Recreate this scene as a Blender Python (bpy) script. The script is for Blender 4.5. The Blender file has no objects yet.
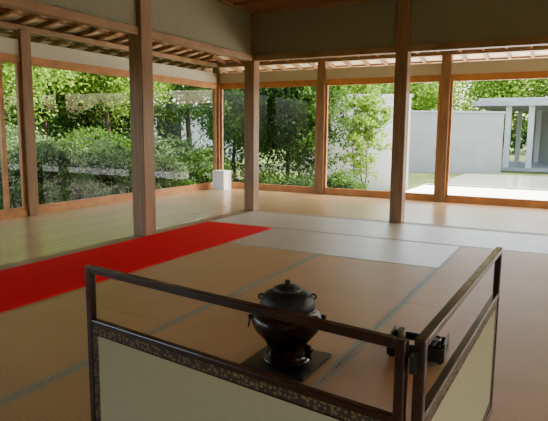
import bpy, math, random
import numpy as np
from mathutils import Vector, Matrix
random.seed(3); rng=np.random.default_rng(5)
S=bpy.context.scene
# ---------------------------------------------------------------- materials
def newmat(n):
    m=bpy.data.materials.new(n); m.use_nodes=True
    nt=m.node_tree; return m,nt,nt.nodes['Principled BSDF']
def setp(b,**k):
    for a,v in k.items():
        a=a.replace('_',' ')
        if a in b.inputs: b.inputs[a].default_value=v
def simple(n,col,rough=.6,spec=.5,noise=0,scale=8,metal=0,bump=0,stretch=(1,1,1),coat=0):
    m,nt,b=newmat(n); setp(b,Roughness=rough,Metallic=metal); b.inputs['Specular IOR Level'].default_value=spec
    b.inputs['Coat Weight'].default_value=coat
    b.inputs['Base Color'].default_value=(*col,1)
    if noise or bump:
        tc=nt.nodes.new('ShaderNodeTexCoord'); mp=nt.nodes.new('ShaderNodeMapping'); mp.inputs['Scale'].default_value=stretch
        nz=nt.nodes.new('ShaderNodeTexNoise'); nz.inputs['Scale'].default_value=scale; nz.inputs['Detail'].default_value=5
        nt.links.new(tc.outputs['Object'],mp.inputs[0]); nt.links.new(mp.outputs[0],nz.inputs['Vector'])
        if noise:
            cr=nt.nodes.new('ShaderNodeValToRGB')
            cr.color_ramp.elements[0].position=.3; cr.color_ramp.elements[1].position=.7
            cr.color_ramp.elements[0].color=(*[c*(1-noise) for c in col],1)
            cr.color_ramp.elements[1].color=(*[min(1,c*(1+noise)) for c in col],1)
            nt.links.new(nz.outputs[0],cr.inputs[0]); nt.links.new(cr.outputs[0],b.inputs['Base Color'])
        if bump:
            bp=nt.nodes.new('ShaderNodeBump'); bp.inputs['Strength'].default_value=bump; bp.inputs['Distance'].default_value=.01
            nt.links.new(nz.outputs[0],bp.inputs['Height']); nt.links.new(bp.outputs[0],b.inputs['Normal'])
    return m
M={}
M['post']=simple('cedar_post',(.25,.14,.07),.45,.35,.2,6,stretch=(6,6,.5))
M['railw']=simple('cedar_rail',(.44,.20,.07),.45,.35,.2,6)
M['beam']=simple('beam_wood',(.28,.17,.085),.5,.35,.2,5)
M['plaster']=simple('sand_plaster',(.23,.22,.15),.9,.2,.06,30)
M['band']=simple('transom_plaster',(.50,.48,.37),.85,.2,.04,20)
M['ceil']=simple('ceiling_cedar',(.24,.11,.055),.6,.3,.25,4,stretch=(1,8,1))
M['rafter']=simple('rafter_wood',(.28,.15,.07),.6,.3,.2,5)
M['eave']=simple('eave_board',(.82,.70,.52),.6,.3,.12,5)
M['lacq']=simple('brown_lacquer',(.028,.010,.006),.25,.5,.3,20,coat=.2)
M['blk']=simple('black_lacquer',(.010,.010,.010),.28,.5,coat=.2)
M['iron']=simple('cast_iron',(.014,.016,.016),.52,.5,.4,50,metal=.2,bump=.35)
M['bronze']=simple('dark_bronze',(.026,.018,.013),.27,.55,.5,10,metal=.4,bump=.05)
M['ash']=simple('ash',(.5,.49,.46),.95,.1,.1,40)
M['paper']=simple('cream_paper',(.37,.345,.205),.8,.2,.03,60)
M['white']=simple('white_paper',(.85,.85,.82),.7,.3)
M['heri']=simple('tatami_border',(.30,.31,.23),.5,.5,.15,80)
M['bamboo']=simple('green_bamboo',(.20,.19,.09),.35,.5,.1,10)
M['concrete']=simple('garden_plaster',(.27,.275,.26),.9,.2,.08,2)
M['whitewall']=simple('white_plaster',(.44,.45,.42),.9,.2,.05,2)
M['roof']=simple('roof_grey',(.33,.33,.31),.7,.3,.1,4)
M['ground']=simple('mossy_ground',(.05,.07,.02),.95,.1,.5,1.5,bump=.5)
M['gravel']=simple('white_gravel',(.78,.77,.74),.95,.2,.08,40,bump=.3)
M['bark']=simple('bark',(.08,.06,.04),.9,.2,.4,10,stretch=(3,3,.5),bump=.6)
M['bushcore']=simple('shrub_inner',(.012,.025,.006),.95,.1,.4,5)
M['water']=simple('pond_water',(.25,.27,.23),.12,.5,bump=.1,scale=3)
M['carpet']=simple('red_felt',(.72,.004,.016),.9,.1,.08,60,bump=.2)
def floorwood():
    m,nt,b=newmat('engawa_boards')
    tc=nt.nodes.new('ShaderNodeTexCoord'); br=nt.nodes.new('ShaderNodeTexBrick')
    br.inputs['Scale'].default_value=1; br.inputs['Brick Width'].default_value=1.9; br.inputs['Row Height'].default_value=.12
    br.inputs['Mortar Size'].default_value=.002; br.inputs['Color1'].default_value=(.54,.37,.18,1); br.inputs['Color2'].default_value=(.48,.33,.16,1)
    br.inputs['Mortar'].default_value=(.2,.12,.06,1)
    nt.links.new(tc.outputs['Object'],br.inputs['Vector']); nt.links.new(br.outputs[0],b.inputs['Base Color'])
    setp(b,Roughness=.24); b.inputs['Specular IOR Level'].default_value=.8; return m,br,nt,tc
mw,_,_,_=floorwood(); M['woodx']=mw
mw,br,nt,tc=floorwood(); mp=nt.nodes.new('ShaderNodeMapping'); mp.inputs['Rotation'].default_value=(0,0,math.pi/2)
nt.links.new(tc.outputs['Object'],mp.inputs[0]); nt.links.new(mp.outputs[0],br.inputs['Vector']); M['woody']=mw
def tatami(name,col,axis,rough,spec):
    m,nt,b=newmat(name); tc=nt.nodes.new('ShaderNodeTexCoord')
    wv=nt.nodes.new('ShaderNodeTexWave'); wv.wave_type='BANDS'; wv.bands_direction=axis
    wv.inputs['Scale'].default_value=22; wv.inputs['Distortion'].default_value=.6; wv.inputs['Detail'].default_value=1
    nz=nt.nodes.new('ShaderNodeTexNoise'); nz.inputs['Scale'].default_value=3; nz.inputs['Detail'].default_value=6
    cr=nt.nodes.new('ShaderNodeValToRGB'); cr.color_ramp.elements[0].color=(*[c*.62 for c in col],1); cr.color_ramp.elements[1].color=(*[c*1.14 for c in col],1)
    nt.links.new(tc.outputs['Object'],wv.inputs['Vector']); nt.links.new(tc.outputs['Object'],nz.inputs['Vector'])
    ad=nt.nodes.new('ShaderNodeMath'); ad.operation='MULTIPLY_ADD'; ad.inputs[1].default_value=.5
    ms=nt.nodes.new('ShaderNodeMath'); ms.operation='MULTIPLY'; ms.inputs[1].default_value=.5
    nt.links.new(nz.outputs[0],ms.inputs[0]); nt.links.new(wv.outputs[1],ad.inputs[0]); nt.links.new(ms.outputs[0],ad.inputs[2])
    nt.links.new(ad.outputs[0],cr.inputs[0]); nt.links.new(cr.outputs[0],b.inputs['Base Color'])
    bp=nt.nodes.new('ShaderNodeBump'); bp.inputs['Strength'].default_value=.2; bp.inputs['Distance'].default_value=.004
    nt.links.new(wv.outputs[1],bp.inputs['Height']); nt.links.new(bp.outputs[0],b.inputs['Normal'])
    setp(b,Roughness=rough); b.inputs['Specular IOR Level'].default_value=spec; return m
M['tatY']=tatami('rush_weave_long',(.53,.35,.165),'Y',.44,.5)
M['tatX_glare']=tatami('rush_weave_cross_glare',(.56,.53,.44),'X',.32,.9)  # pale grey base colour has the window glare put into it
m,nt,b=newmat('brocade_edging'); tc=nt.nodes.new('ShaderNodeTexCoord'); vo=nt.nodes.new('ShaderNodeTexVoronoi'); vo.inputs['Scale'].default_value=95
cr=nt.nodes.new('ShaderNodeValToRGB'); cr.color_ramp.interpolation='CONSTANT'
cr.color_ramp.elements[0].color=(.17,.12,.045,1); cr.color_ramp.elements[1].color=(.03,.02,.012,1); cr.color_ramp.elements[1].position=.42
nt.links.new(tc.outputs['Object'],vo.inputs['Vector']); nt.links.new(vo.outputs[0],cr.inputs[0]); nt.links.new(cr.outputs[0],b.inputs['Base Color']); setp(b,Roughness=.6)
M['brocade']=m
# thin glass (Schlick reflectance, symmetric for both sides)
m,nt,b=newmat('window_glass'); nt.nodes.remove(b); o=nt.nodes['Material Output']
tr=nt.nodes.new('ShaderNodeBsdfTransparent'); tr.inputs[0].default_value=(.95,.975,.96,1); gl=nt.nodes.new('ShaderNodeBsdfGlossy'); gl.inputs['Roughness'].default_value=.01
lw=nt.nodes.new('ShaderNodeLayerWeight'); lw.inputs[0].default_value=.5
pw=nt.nodes.new('ShaderNodeMath'); pw.operation='POWER'; pw.inputs[1].default_value=5
ma=nt.nodes.new('ShaderNodeMath'); ma.operation='MULTIPLY_ADD'; ma.inputs[1].default_value=.85; ma.inputs[2].default_value=.02; mx=nt.nodes.new('ShaderNodeMixShader')
nt.links.new(lw.outputs['Facing'],pw.inputs[0]); nt.links.new(pw.outputs[0],ma.inputs[0])
nt.links.new(ma.outputs[0],mx.inputs[0]); nt.links.new(tr.outputs[0],mx.inputs[1]); nt.links.new(gl.outputs[0],mx.inputs[2]); nt.links.new(mx.outputs[0],o.inputs[0]); M['glass']=m
def leafmat(n,c1,c2):
    m,nt,b=newmat(n); nt.nodes.remove(b); o=nt.nodes['Material Output']
    g=nt.nodes.new('ShaderNodeNewGeometry'); cr=nt.nodes.new('ShaderNodeValToRGB')
    cr.color_ramp.elements[0].color=(*c1,1); cr.color_ramp.elements[1].color=(*c2,1)
    d=nt.nodes.new('ShaderNodeBsdfDiffuse'); t=nt.nodes.new('ShaderNodeBsdfTranslucent'); mx=nt.nodes.new('ShaderNodeMixShader'); mx.inputs[0].default_value=.45
    gs=nt.nodes.new('ShaderNodeBsdfGlossy'); gs.inputs['Roughness'].default_value=.5; m2=nt.nodes.new('ShaderNodeMixShader'); m2.inputs[0].default_value=.01
    nt.links.new(g.outputs['Random Per Island'],cr.inputs[0])
    nt.links.new(cr.outputs[0],d.inputs[0]); nt.links.new(cr.outputs[0],t.inputs[0])
    nt.links.new(d.outputs[0],mx.inputs[1]); nt.links.new(t.outputs[0],mx.inputs[2])
    nt.links.new(mx.outputs[0],m2.inputs[1]); nt.links.new(gs.outputs[0],m2.inputs[2]); nt.links.new(m2.outputs[0],o.inputs[0]); return m
M['leafL']=leafmat('leaf_light',(.05,.13,.008),(.25,.39,.045))
M['leafM']=leafmat('leaf_mid',(.016,.055,.006),(.09,.18,.022))
M['leafD']=leafmat('leaf_dark',(.008,.03,.004),(.04,.09,.013))
M['leafP']=leafmat('leaf_pale',(.035,.075,.018),(.20,.29,.11))
# ---------------------------------------------------------------- helpers
def mesh_obj(name,verts,faces,mats,midx=None,parent=None,smooth=False):
    me=bpy.data.meshes.new(name); me.from_pydata(verts,[],faces)
    for mt in mats: me.materials.append(M[mt])
    if midx is not None: me.polygons.foreach_set('material_index',midx)
    if smooth: me.polygons.foreach_set('use_smooth',[True]*len(faces))
    me.update(); o=bpy.data.objects.new(name,me); S.collection.objects.link(o)
    if parent: o.parent=parent
    return o
BF=[(0,3,2,1),(4,5,6,7),(0,1,5,4),(1,2,6,5),(2,3,7,6),(3,0,4,7)]
def boxes(name,lst,mats,parent=None,bevel=0):
    V=[];F=[];I=[]
    xs=[min(b[0] for b in lst),max(b[1] for b in lst)]; ys=[min(b[2] for b in lst),max(b[3] for b in lst)]; z0=min(b[4] for b in lst)
    c=((xs[0]+xs[1])/2,(ys[0]+ys[1])/2,z0)
    for b in lst:
        n=len(V); x0,x1,y0,y1,a,d=b[:6]
        V+=[(x-c[0],y-c[1],z-c[2]) for x,y,z in [(x0,y0,a),(x1,y0,a),(x1,y1,a),(x0,y1,a),(x0,y0,d),(x1,y0,d),(x1,y1,d),(x0,y1,d)]]
        mi=b[6] if len(b)>6 else 0
        if mi==9:   # single pane
            if x1-x0<y1-y0: F.append((n+3,n+0,n+4,n+7))
            else: F.append((n+0,n+1,n+5,n+4))
            I.append(1)
        else:
            F+=[tuple(n+i for i in f) for f in BF]; I+=[mi]*6
    o=mesh_obj(name,V,F,mats,I,parent); o.location=c
    if bevel:
        md=o.modifiers.new('bev','BEVEL'); md.width=bevel; md.segments=2
    return o
def empty(name,loc=(0,0,0)):
    e=bpy.data.objects.new(name,None); S.collection.objects.link(e); e.location=loc; e.empty_display_size=.1; return e
def lathe(name,prof,mat,parent=None,seg=48,skip=None,solid=0,loc=(0,0,0)):
    V=[];F=[]
    for r,z in prof:
        for i in range(seg):
            t=2*math.pi*i/seg; V.append((r*math.cos(t),r*math.sin(t),z))
    for j in range(len(prof)-1):
        for i in range(seg):
            if skip and skip(j,i): continue
            k=(i+1)%seg; F.append((j*seg+i,j*seg+k,(j+1)*seg+k,(j+1)*seg+i))
    o=mesh_obj(name,V,F,[mat],None,parent,True); o.location=loc
    if solid:
        md=o.modifiers.new('sol','SOLIDIFY'); md.thickness=solid; md.offset=-1
    return o
def torus(name,R,r,mat,parent,loc,rot=(0,0,0),seg=32,ss=10):
    V=[];F=[]
    for i in range(seg):
        a=2*math.pi*i/seg
        for j in range(ss):
            b=2*math.pi*j/ss; V.append(((R+r*math.cos(b))*math.cos(a),(R+r*math.cos(b))*math.sin(a),r*math.sin(b)))
    for i in range(seg):
        for j in range(ss):
            F.append((i*ss+j,((i+1)%seg)*ss+j,((i+1)%seg)*ss+(j+1)%ss,i*ss+(j+1)%ss))
    o=mesh_obj(name,V,F,[mat],None,parent,True); o.location=loc; o.rotation_euler=rot; return o
# ---------------------------------------------------------------- room
XL=-3.61; YB=6.17            # inner post lines
XO=-5.62; YO=8.42            # outer glass lines
XR=4.3; YF=-3.2
GF=YO+.1
boxes('floor',[(XO-.1,XR+.1,YF-.1,GF,-.30,-.056)],['beam'])
boxes('engawa_floor',[(XO-.1,XL-.07,YF,YB+.07,-.055,0)],['woody'])
boxes('engawa_floor',[(XO-.1,XR,YB+.07,GF,-.055,0)],['woodx'])
boxes('trim_5',[(XL-.07,XL+.07,YF,YB+.07,-.055,.0)],['beam']); boxes('trim_6',[(XL+.07,XR,YB-.06,YB+.07,-.055,.0)],['beam'])
w=.965; x0=-3.73; yA=YB-.06; xs0=XL+.07
XM=XR-.08
def mat(x,y,ox):
    g=.0015; L=2*w; hb=.024
    if ox=='X':
        X0,X1,Y0,Y1=x+g,x+L-g,y-w+g,y-g
        X1=min(X1,XM); X0=max(X0,xs0)
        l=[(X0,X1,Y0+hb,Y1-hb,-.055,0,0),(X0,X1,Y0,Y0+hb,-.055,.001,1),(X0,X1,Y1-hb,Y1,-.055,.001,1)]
        return boxes('tatami_mat',l,['tatX_glare','heri'])
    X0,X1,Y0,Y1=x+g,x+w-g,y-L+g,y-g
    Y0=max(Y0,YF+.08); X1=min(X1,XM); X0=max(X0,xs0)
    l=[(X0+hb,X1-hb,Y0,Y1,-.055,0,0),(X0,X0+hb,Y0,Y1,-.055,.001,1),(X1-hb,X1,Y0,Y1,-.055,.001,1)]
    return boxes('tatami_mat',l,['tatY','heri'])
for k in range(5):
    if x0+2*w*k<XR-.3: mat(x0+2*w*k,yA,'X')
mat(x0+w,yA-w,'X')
for k in range(9):
    xx=x0+w*k
    if xx>XR-.2: break
    ys=yA-w if k not in(1,2) else yA-2*w
    while ys>YF+.1:
        mat(xx,ys,'Y'); ys-=2*w
boxes('red_carpet',[(-3.53,-2.72,-2.9,5.08,.0015,.009)],['carpet'],bevel=.003)
hp=.070
for (x,y) in [(XL,YB),(XL,4.13),(XL,2.2),(XL,.2),(XL,-1.8),(-1.71,YB),(.24,YB),(2.2,YB),(XR-.1,YB)]:
    h=hp if (x,y)!=(XL,4.13) else .078
    boxes('inner_post',[(x-h,x+h,y-h,y+h,0.0,2.45)],['post'],bevel=.008)
boxes('lintel_beam',[(XL-.05,XL+.05,YF,YB,1.86,1.93)],['beam'],bevel=.004)
boxes('lintel_beam',[(XL,XR,YB-.05,YB+.05,1.86,1.93)],['beam'],bevel=.004)
boxes('wall_left',[(XL-.03,XL+.03,YF,YB,1.93,2.62)],['plaster'])
boxes('wall_back',[(XL,XR,YB-.03,YB+.03,1.93,2.62)],['plaster'])
boxes('trim_1',[(XL+.03,XL+.055,YF,YB,2.415,2.45)],['beam'])
boxes('trim_2',[(XL+.03,XR,YB-.055,YB-.03,2.415,2.45)],['beam'])
boxes('ceiling',[(XL,XR+.1,YF-.1,YB,2.45,2.56)]+[(XL+.03,XR,YF+.3+i*.45,YF+.33+i*.45,2.43,2.45) for i in range(20)],['ceil'])
hq=.065
oy=[-1.4,.6,2.5,4.44,6.43,YO]; ox=[-3.62,-1.69,.27,2.23,XR]
for y in oy: boxes('outer_post',[(XO-hq,XO+hq,y-hq,y+hq,0,2.12)],['post'],bevel=.006)
for x in ox: boxes('outer_post',[(x-hq,x+hq,YO-hq,YO+hq,0,2.12)],['post'],bevel=.006)
n=1
def win(axis,a,b):
    global n
    a+=hq;b-=hq;st=.035
    L=[(a,b,-.03,.03,0,.07,0),(a,b,-.035,.035,1.765,1.83,0),(a,a+st,-.02,.02,.07,1.765,0),(b-st,b,-.02,.02,.07,1.765,0),
       (a+st,b-st,-.02,.02,.07,.105,0),(a+st,b-st,-.02,.02,1.735,1.765,0),(a+st,b-st,0,.001,.105,1.735,9),(a,b,0,.001,2.0,2.10,9)]
    if axis=='y' and a<4<b: L.append((4.10,4.15,-.02,.02,.105,1.735,0))
    if axis=='y': L=[(XO+l[2],XO+l[3],l[0],l[1],l[4],l[5],l[6]) for l in L]
    else: L=[(l[0],l[1],YO+l[2],YO+l[3],l[4],l[5],l[6]) for l in L]
    boxes('window_%d'%n,L,['railw','glass']); n+=1
for a,b in zip(oy[:-1],oy[1:]): win('y',a,b)
xs=[XO]+ox
for a,b in zip(xs[:-1],xs[1:]): win('x',a,b)
boxes('wall_outer_left',[(XO-.025,XO+.025,YF,YO,1.83,2.0)],['band'])
boxes('wall_outer_back',[(XO,XR,YO-.025,YO+.025,1.83,2.0)],['band'])
boxes('trim_3',[(XO-.05,XO+.05,YF,YO+.05,2.10,2.16)],['beam']); boxes('trim_4',[(XO+.05,XR,YO-.05,YO+.05,2.10,2.16)],['beam'])
def zs(d): return 2.60-.19*d
E=3.35
V=[(XL,YF,zs(0)),(XL,YB,zs(0)),(XL-E,YB+E,zs(E)),(XL-E,YF,zs(E)),(XR,YB,zs(0)),(XR,YB+E,zs(E))]
Vt=[(x,y,z+.04) for x,y,z in V]
Fb=[(0,1,2,3),(1,4,5,2)]
F=[f for f in Fb]+[tuple(i+6 for i in f[::-1]) for f in Fb]+[(3,2,8,9),(2,5,11,8),(4,5,11,10),(0,3,9,6)]
eave=empty('eave_ceiling')
mesh_obj('boards',V+Vt,F,['eave'],None,eave)
RV=[];RF=[]
def rafter(p,q,wd,ax):
    n0=len(RV); dx,dy=(0,wd) if ax=='x' else (wd,0)
    for P in (p,q):
        for s in(-1,1):
            for dz in(-.055,0.002): RV.append((P[0]+s*dx,P[1]+s*dy,P[2]+dz))
    RF.extend([tuple(n0+i for i in f) for f in [(0,1,3,2),(4,6,7,5),(0,4,5,1),(2,3,7,6),(0,2,6,4),(1,5,7,3)]])
y=YF+.1
while y<YB+E-.1:
    d0=max(0,y-YB); rafter((XL-d0,y,zs(d0)),(XL-E,y,zs(E)),.02,'x'); y+=.30
x=XR-.1
while x>XL-E+.1:
    d0=max(0,XL-x); rafter((x,YB+d0,zs(d0)),(x,YB+E,zs(E)),.02,'y'); x-=.30
for i in range(1,12):
    d=i*.30
    rafter((XL-d,YF,zs(d)+.03),(XL-d,YB+d,zs(d)+.03),.014,'y'); rafter((XL-d,YB+d,zs(d)+.03),(XR,YB+d,zs(d)+.03),.014,'x')
mesh_obj('rafters',RV,RF,['rafter'],None,eave)
RV=[];RF=[]; rafter((XL,YB,zs(0)),(XL-E,YB+E,zs(E)),.03,'x'); mesh_obj('hip_rafter',RV,RF,['rafter'],None,eave)
boxes('wall_right',[(XR,XR+.06,YF,YO,1.93,2.56),(XR,XR+.06,2.6,YB-.6,0,1.93)],['plaster']); boxes('wall_front',[(XO,XR,YF-.06,YF,1.93,2.56),(XO,-.6,YF-.06,YF,0,1.93)],['plaster'])  # unseen lower sections added to cut light from behind and beside the camera
for y in(-3.1,-1,1.2): boxes('side_post',[(XR-.07,XR+.07,y-.07,y+.07,0,1.93)],['post'])
for x in(.3,2.3): boxes('side_post',[(x-.07,x+.07,YF-.07,YF+.07,0,1.93)],['post'])

# ---------------------------------------------------------------- folding hearth screen
Ht=.61
scr=empty('folding_hearth_screen',(-.235,1.02,0))
def leaf(nm,p,q):
    p=Vector(p);q=Vector(q);L=(q-p).length; ang=math.atan2(q.y-p.y,q.x-p.x); t=.011
    e=empty(nm); e.parent=scr; e.location=(p.x-scr.location.x,p.y-scr.location.y,0.001); e.rotation_euler=(0,0,ang)
    pw=.021
    fr=[(0,pw,-t,t,0,Ht),(L-pw,L,-t,t,0,Ht),(pw,L-pw,-t,t,Ht-.02,Ht),(pw,L-pw,-t*.9,t*.9,.435,.452),(pw,L-pw,-t,t,.0,.03)]
    boxes(nm+'_frame',fr,['lacq'],e,bevel=.003)
    b=.024; s=.007
    boxes(nm+'_edging',[(pw,L-pw,-s,s,.435-b,.435),(pw,L-pw,-s,s,.03,.03+b),(pw,pw+b,-s,s,.03+b,.435-b),(L-pw-b,L-pw,-s,s,.03+b,.435-b)],['brocade'],e)
    boxes(nm+'_paper',[(pw+b,L-pw-b,-.006,.006,.03+b,.435-b)],['paper'],e)
    boxes(nm+'_inner_trim',[(pw+b,L-pw-b,-.008,.008,.435-b-.004,.435-b),(pw+b,L-pw-b,-.008,.008,.03+b,.034+b)],['lacq'],e)
leaf('left_leaf',(-1.226,1.152,0),(-.252,1.018,0))
leaf('right_leaf',(-.232,1.032,0),(-.204,2.057,0))
boxes('hinge',[(-.009,.001,-.012,.012,.08,.13),(-.009,.001,-.012,.012,.36,.41),(-.009,.001,-.012,.012,.55,.585)],['blk'],scr)

# ---------------------------------------------------------------- brazier + kettle
bx,by=-1.045,2.095
boxes('brazier_board',[(bx-.15,bx+.15,by-.15,by+.15,.001,.017)],['blk'],bevel=.003)
fu=empty('kettle_on_brazier',(bx,by,.017))
prof=[(.0,.030),(.075,.030),(.092,.034),(.090,.045),(.086,.062),(.094,.085),(.115,.11),(.137,.135),(.150,.16),(.154,.18),(.150,.198),(.138,.210),(.124,.216),(.121,.226),(.126,.232),(.119,.236),(.113,.228),(.110,.215)]
body=lathe('brazier_body',prof,'bronze',fu,56,skip=lambda j,i:(6<=j<=9 and 8<=i<=20),solid=.006)
lathe('foot_ring',[(.0,.0),(.098,.0),(.104,.004),(.104,.010),(.092,.016),(.084,.026),(.086,.034),(.0,.034)],'bronze',fu,48)
lathe('ash_bed',[(0,.13),(.06,.128),(.118,.125),(.12,.12)],'ash',fu,40)
for k in range(3):
    a=math.radians(-100+120*k)
    lathe('foot_%d'%k,[(0,.0),(.012,0),(.017,.006),(.012,.018),(.016,.032),(.024,.046),(.02,.062),(0,.07)],'bronze',fu,16,loc=(.094*math.cos(a),.094*math.sin(a),0))
for s in(-1,1):
    a=math.radians(28 if s>0 else 208)
    lathe('lug_%d'%(s+1),[(0,-.012),(.012,-.008),(.015,0),(.012,.008),(0,.012)],'bronze',fu,16,loc=(.156*math.cos(a),.156*math.sin(a),.19))
    torus('ring_handle_%d'%(s+1),.022,.0035,'bronze',fu,(.164*math.cos(a),.164*math.sin(a),.168),(math.radians(80),0,a+math.pi/2))
lathe('kettle_body',[(0,.14),(.05,.145),(.09,.17),(.110,.205),(.116,.232),(.119,.240),(.119,.250),(.117,.264),(.110,.280),(.097,.295),(.076,.305),(.062,.308),(.057,.313),(.060,.319),(.053,.321),(.050,.315),(0,.312)],'iron',fu,56)
lathe('kettle_lid',[(.0,.334),(.012,.334),(.03,.331),(.045,.326),(.054,.320),(.051,.316),(0,.316)],'iron',fu,48)
lathe('lid_knob',[(.0,.355),(.008,.354),(.013,.348),(.012,.341),(.007,.337),(.007,.333),(0,.332)],'iron',fu,24)
for s in(-1,1):
    a=math.radians(28 if s>0 else 208)
    torus('kettle_lug_%d'%(s+1),.011,.0045,'iron',fu,(.112*math.cos(a),.112*math.sin(a),.280),(math.radians(90),0,a))

# ---------------------------------------------------------------- tobacco tray
tb=empty('tobacco_tray',(-.56,2.46,.001)); tb.rotation_euler=(0,0,math.radians(4))
hw,hd=.125,.085
L=[(-hw,hw,-hd,hd,.012,.020),(-hw,hw,-hd,-hd+.008,.02,.072),(-hw,hw,hd-.008,hd,.02,.072),(-hw,-hw+.008,-hd+.008,hd-.008,.02,.045),(hw-.008,hw,-hd+.008,hd-.008,.02,.045),
   (-hw,-hw+.008,-hd+.008,hd-.008,.06,.095),(hw-.008,hw,-hd+.008,hd-.008,.06,.095),(-hw,-hw+.008,-hd+.008,-.035,.045,.06),(-hw,-hw+.008,.035,hd-.008,.045,.06),(hw-.008,hw,-hd+.008,-.035,.045,.06),(hw-.008,hw,.035,hd-.008,.045,.06)]
L+=[(sx*(hw-.02)-.01,sx*(hw-.02)+.01,sy*(hd-.02)-.01,sy*(hd-.02)+.01,0,.012) for sx in(-1,1) for sy in(-1,1)]
boxes('tray_box',L,['blk'],tb,bevel=.0015)
lathe('ember_pot',[(0,.02),(.028,.02),(.036,.03),(.040,.06),(.042,.095),(.038,.096),(.035,.085),(0,.083)],'blk',tb,32,loc=(.06,-.01,0))
lathe('ember_ash',[(0,.092),(.02,.089),(.036,.086)],'ash',tb,24,loc=(.06,-.01,0))
lathe('bamboo_tube',[(0,.02),(.019,.02),(.019,.10),(.015,.10),(.015,.05),(0,.05)],'bamboo',tb,24,loc=(-.085,.04,0))
boxes('folded_paper',[(-.09,.01,-.06,.02,.05,.056)],['white'],tb); boxes('paper_stand',[(-.08,-.0,-.05,.01,.02,.05)],['blk'],tb)

# ---------------------------------------------------------------- paper floor lantern by corner post
la=empty('paper_floor_lantern',(-5.36,8.14,0))
s=.115
boxes('frame',[(-s,s,-s,s,0,.03),(-s,s,-s,s,.31,.33)]+[(i*(s-.01)-.01,i*(s-.01)+.01,j*(s-.01)-.01,j*(s-.01)+.01,.03,.31) for i in(-1,1) for j in(-1,1)],['white'],la)
boxes('paper',[(-s+.012,s-.012,-s+.012,s-.012,.03,.31)],['white'],la)

# ---------------------------------------------------------------- outdoors
G=-.40
boxes('ground',[(-90,90,-60,110,G-.3,G)],['ground'])
boxes('gravel_yard',[(-3.5,30,9.05,15.2,G,G+.02)],['gravel'])
boxes('pond',[(-3.3,30,15.45,20.6,G,G+.01)],['water'])
boxes('pond_edge',[(-3.5,30,15.25,15.4,G,G+.05)],['concrete'])
boxes('foundation_step',[(XO-.1,XR+.1,GF,9.0,G,-.08)],['concrete'])
def wall(name,p,q,th,z1,matn):
    p=Vector((*p,0));q=Vector((*q,0));L=(q-p).length;a=math.atan2(q.y-p.y,q.x-p.x)
    e=empty(name,(p.x,p.y,G)); e.rotation_euler=(0,0,a)
    boxes('panel',[(0,L,-th/2,th/2,0,z1-G)],[matn],e); boxes('coping',[(-.03,L+.03,-th/2-.05,th/2+.05,z1-G,z1-G+.06)],['roof' if matn!='whitewall' else 'whitewall'],e)
wall('white_garden_wall',(-5.9,12.45),(-3.55,13.6),.2,1.85,'whitewall')
wall('garden_wall',(-6.4,19.3),(-2.3,21.5),.2,1.72,'concrete')
pv=empty('garden_pavilion',(-3.0,24.2,G))
boxes('roof',[(-.6,14,-1.2,5,2.45,2.62),(-.4,14,-1.0,4.8,2.62,2.75)],['roof'],pv)
boxes('posts',[(x-.10,x+.10,y-.10,y+.10,0,2.45) for x in (.7,1.5,2.4,4.6,6.6,9,12) for y in(-.8,4)],['whitewall'],pv)
boxes('back_wall',[(1.3,14,4.2,4.4,0,2.45)],['concrete'],pv)
boxes('plinth',[(-.2,14,-1,4.8,0,.12)],['concrete'],pv)
nh=empty('neighbour_house',(-15.8,21.5,G)); nh.rotation_euler=(0,0,math.radians(38))
boxes('walls',[(-2.5,3,0,5,0,2.6)],['whitewall'],nh)
mesh_obj('roof',[(-3.1,-.7,2.5),(3.6,-.7,2.5),(3.6,5.7,2.5),(-3.1,5.7,2.5),(-2.7,2.5,4.0),(3.2,2.5,4.0)],[(0,1,5,4),(2,3,4,5),(1,2,5),(3,0,4),(3,2,1,0)],['roof'],None,nh)
boxes('house_windows',[(x,x+1.1,-.03,0.0,1.0,2.1) for x in(-1.6,.8)],['blk'],nh)

def leaves_mesh(name,pts,size,mt,parent,loc):
    k=len(pts); d=rng.normal(size=(k,3)); d/=np.linalg.norm(d,axis=1)[:,None]
    u=np.cross(d,rng.normal(size=(k,3))); u/=np.linalg.norm(u,axis=1)[:,None]; v=np.cross(d,u)
    s=(size*(.6+.8*rng.random(k)))[:,None]
    P=np.stack([pts-u*s*.5,pts+v*s*.28,pts+u*s*.5,pts-v*s*.28],1).reshape(-1,3)
    me=bpy.data.meshes.new(name); me.vertices.add(4*k); me.vertices.foreach_set('co',P.ravel())
    me.loops.add(4*k); me.loops.foreach_set('vertex_index',np.arange(4*k)); me.polygons.add(k)
    me.polygons.foreach_set('loop_start',np.arange(k)*4); me.polygons.foreach_set('loop_total',np.full(k,4))
    me.materials.append(M[mt]); me.update(); me.validate(); o=bpy.data.objects.new(name,me); S.collection.objects.link(o); o.parent=parent; o.location=loc
    return o
def ell(c,r,nc,npc,sp,shell=.55):
    d=rng.normal(size=(nc,3)); d/=np.linalg.norm(d,axis=1)[:,None]
    rad=(shell+(1-shell)*rng.random(nc))[:,None]
    C=np.array(c)+d*rad*np.array(r)
    return (C[:,None,:]+rng.normal(size=(nc,npc,3))*sp).reshape(-1,3)
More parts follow.
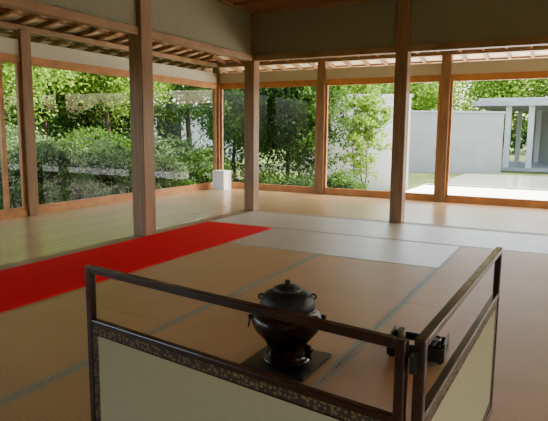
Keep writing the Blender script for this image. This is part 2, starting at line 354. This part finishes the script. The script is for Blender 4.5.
def shrub(x,y,rx,ry,top,mt,n=6500,size=.06):
    e=empty('clipped_shrub',(x,y,G)); h=top-G; cz=h*.45; rz=h*.55
    V=[];F=[];a=24;b=12
    for j in range(b+1):
        ph=math.pi*j/b
        for i in range(a):
            t=2*math.pi*i/a; k=.86*(1+.06*math.sin(3*t+j)+.05*math.cos(5*t-2*j))
            V.append((rx*k*math.sin(ph)*math.cos(t),ry*k*math.sin(ph)*math.sin(t),max(0,cz+rz*k*math.cos(ph))))
    for j in range(b):
        for i in range(a): F.append((j*a+i,(j+1)*a+i,(j+1)*a+(i+1)%a,j*a+(i+1)%a))
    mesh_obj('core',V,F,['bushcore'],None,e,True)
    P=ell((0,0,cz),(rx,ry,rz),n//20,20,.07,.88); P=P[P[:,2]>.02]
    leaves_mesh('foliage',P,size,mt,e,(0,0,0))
def tube(pts,rad,seg=8):
    V=[];F=[]
    for p,r in zip(pts,rad):
        for i in range(seg):
            t=2*math.pi*i/seg; V.append((p[0]+r*math.cos(t),p[1]+r*math.sin(t),p[2]))
    for j in range(len(pts)-1):
        for i in range(seg): F.append((j*seg+i,j*seg+(i+1)%seg,(j+1)*seg+(i+1)%seg,(j+1)*seg+i))
    return V,F
def tree(name,x,y,h,cr,mt,n=5000,size=.09,tr=.09,low=.35,stems=1):
    e=empty(name,(x,y,G)); V=[];F=[]
    def add(p,r):
        v,f=tube(p,r); k=len(V); V.extend(v); F.extend([tuple(i+k for i in q) for q in f])
    for s in range(stems):
        bx0=random.uniform(-.25,.25)*(stems>1); by0=random.uniform(-.25,.25)*(stems>1)
        pts=[(bx0,by0,0)]
        for j in range(1,6): pts.append((pts[-1][0]+random.uniform(-.12,.12),pts[-1][1]+random.uniform(-.12,.12),h*.85*j/5))
        add(pts,[tr*(1-.15*j) for j in range(6)])
        for j in range(1,6):
            for q in range(3):
                a=random.random()*6.28; l=cr*random.uniform(.5,.95); p0=pts[j]
                if p0[2]<h*low*.7: continue
                add([p0,(p0[0]+.5*l*math.cos(a),p0[1]+.5*l*math.sin(a),p0[2]+.25*l),(p0[0]+l*math.cos(a),p0[1]+l*math.sin(a),p0[2]+.35*l)],[tr*.35,tr*.22,tr*.08])
    mesh_obj('trunk',V,F,['bark'],None,e,True)
    z0=h*low; P=ell((0,0,(z0+h)/2),(cr,cr,(h-z0)/2),n//30,30,cr*.09,.2)
    leaves_mesh('foliage',P,size,mt,e,(0,0,0))
for a in [(-7.9,6.4,.9,.8,.85,'leafP'),(-7.7,7.5,.8,.8,.65,'leafP'),(-8.6,8.4,1.1,1.0,.95,'leafM'),(-7.2,8.6,.7,.6,.45,'leafP'),(-7.6,9.6,.8,.8,.85,'leafP'),
          (-6.7,9.5,.55,.55,.6,'leafM'),(-9.2,5.4,1.0,1.0,1.0,'leafM'),(-8.3,5.2,.6,.6,.5,'leafP'),(-9.6,7.0,1.0,1.0,1.1,'leafP'),(-9.6,9.3,.9,.9,1.0,'leafM'),(-7.1,6.5,.5,.5,.15,'leafP'),(-6.9,7.6,.45,.45,.1,'leafP'),
          (-7.0,5.6,.45,.45,.1,'leafM'),(-6.7,8.6,.4,.4,.0,'leafM'),
          (-7.7,4.2,.8,.8,.6,'leafP'),(-8.5,2.6,1.0,1.0,.9,'leafM')]:
    shrub(*a)
for a in [(-5.7,10.2,.5,.45,.15,'leafM'),(-4.9,10.4,.5,.45,.1,'leafD'),(-4.2,10.9,.45,.45,.15,'leafM')]: shrub(*a,n=2600)
# unseen planting added outside the openings to block bright sky reflections in the glass
for a in [(1.0,-6.6,1.3,1.1,1.5,'leafM'),(3.4,-6.8,1.4,1.1,1.6,'leafM'),(7.8,-1.6,1.1,1.5,1.5,'leafM'),(7.9,1.4,1.1,1.5,1.4,'leafM')]: shrub(*a)
T=[('maple_tree',-10.6,7.6,4.8,1.9,'leafL',16000,.085,.08,.32),('maple_tree',-12.4,10.4,5,2.2,'leafM',14000,.10,.10,.25),('maple_tree',-10.4,10.8,4.4,1.5,'leafL',11000,.085,.08,.35),
   ('garden_tree',-9.9,13.2,4.8,1.8,'leafM',12000,.10,.10,.2),('garden_tree',-7.9,13.4,4.4,1.5,'leafD',12000,.09,.10,.15),
   ('maple_tree',-6.75,10.9,4.0,1.1,'leafM',16000,.07,.05,.1),('garden_tree',-5.65,11.3,4.0,1.05,'leafD',20000,.075,.06,.08),('maple_tree',-4.95,11.2,3.6,.75,'leafM',12000,.07,.04,.12),
   ('garden_tree',-6.6,14.0,4.2,1.3,'leafM',12000,.09,.08,.1),
   ('bamboo_clump',-4.1,11.9,2.9,.6,'leafL',4500,.08,.02,.12),
   ('garden_tree',-7.9,21.5,5.2,1.9,'leafM',10000,.13,.12,.3),('garden_tree',-6.4,26,4.6,2.2,'leafL',10000,.14,.12,.3),
   ('maple_tree',-3.2,29.5,6.0,2.9,'leafL',15000,.15,.14,.25),('maple_tree',.5,31,6.8,3.2,'leafM',15000,.16,.14,.25),('maple_tree',4.5,33,6.5,3.2,'leafL',11000,.18,.14,.25),
   ('garden_tree',-11.5,4.8,4.8,1.9,'leafM',13000,.10,.10,.25),('garden_tree',-14,13.5,5,2.2,'leafL',11000,.12,.10,.25),('garden_tree',-14.5,7.5,5.4,2.4,'leafM',11000,.12,.10,.2),
   ('garden_tree',-12.5,12.6,4.4,2.0,'leafD',14000,.11,.10,.05),('garden_tree',-17,10.5,5.4,2.6,'leafM',14000,.14,.10,.05),
   ('garden_tree',12.5,-3.5,5.0,2.4,'leafM',12000,.14,.12,.05),('garden_tree',13,1.5,5.0,2.4,'leafM',12000,.14,.12,.05),('garden_tree',2.5,-12,5.0,2.6,'leafM',12000,.14,.12,.05)]  # three unseen trees added to block bright sky reflected in the windows
for t in T: tree(*t,stems=3 if t[0]=='bamboo_clump' else 1)
belt=empty('distant_tree_belt',(0,0,G)); P=[]
for i in range(70):
    a=math.radians(-10+i*2.4); R=48+random.uniform(-5,6); P.append(ell((R*math.cos(a)-4,R*math.sin(a),1.6),(2.2,2.2,random.uniform(1.8,3.6)),22,30,.45,.3))
leaves_mesh('foliage',np.concatenate(P),.45,'leafD',belt,(0,0,0))

# ---------------------------------------------------------------- light
wd=bpy.data.worlds.new('sky'); S.world=wd; wd.use_nodes=True; nt=wd.node_tree; bg=nt.nodes['Background']
sk=nt.nodes.new('ShaderNodeTexSky'); sk.sky_type='NISHITA'; sk.sun_disc=False; sk.sun_elevation=math.radians(48); sk.sun_rotation=math.radians(50); sk.dust_density=4; sk.air_density=1.0
mm=nt.nodes.new('ShaderNodeMix'); mm.data_type='RGBA'; mm.blend_type='MULTIPLY'; mm.inputs[0].default_value=1; mm.inputs[7].default_value=(1.0,.94,.85,1)
nt.links.new(sk.outputs[0],mm.inputs[6]); nt.links.new(mm.outputs[2],bg.inputs[0]); bg.inputs[1].default_value=1.9
sl=bpy.data.lights.new('sun','SUN'); sl.energy=26; sl.angle=math.radians(.6); sl.color=(1,.94,.83)
so=bpy.data.objects.new('sun',sl); S.collection.objects.link(so)
so.rotation_euler=Vector((.62,.42,.85)).to_track_quat('Z','Y').to_euler(); so.location=(10,10,15)
# ---------------------------------------------------------------- camera
cd=bpy.data.cameras.new('camera'); co=bpy.data.objects.new('camera',cd); S.collection.objects.link(co)
co.location=(0,0,1.0)
co.rotation_euler=(Matrix.Rotation(math.radians(28),3,'Z')@Matrix.Rotation(math.radians(82),3,'X')@Matrix.Rotation(math.radians(.5),3,'Z')).to_euler()
cd.sensor_width=36; cd.lens=560/548*36; cd.clip_start=.05; cd.clip_end=500
S.camera=co
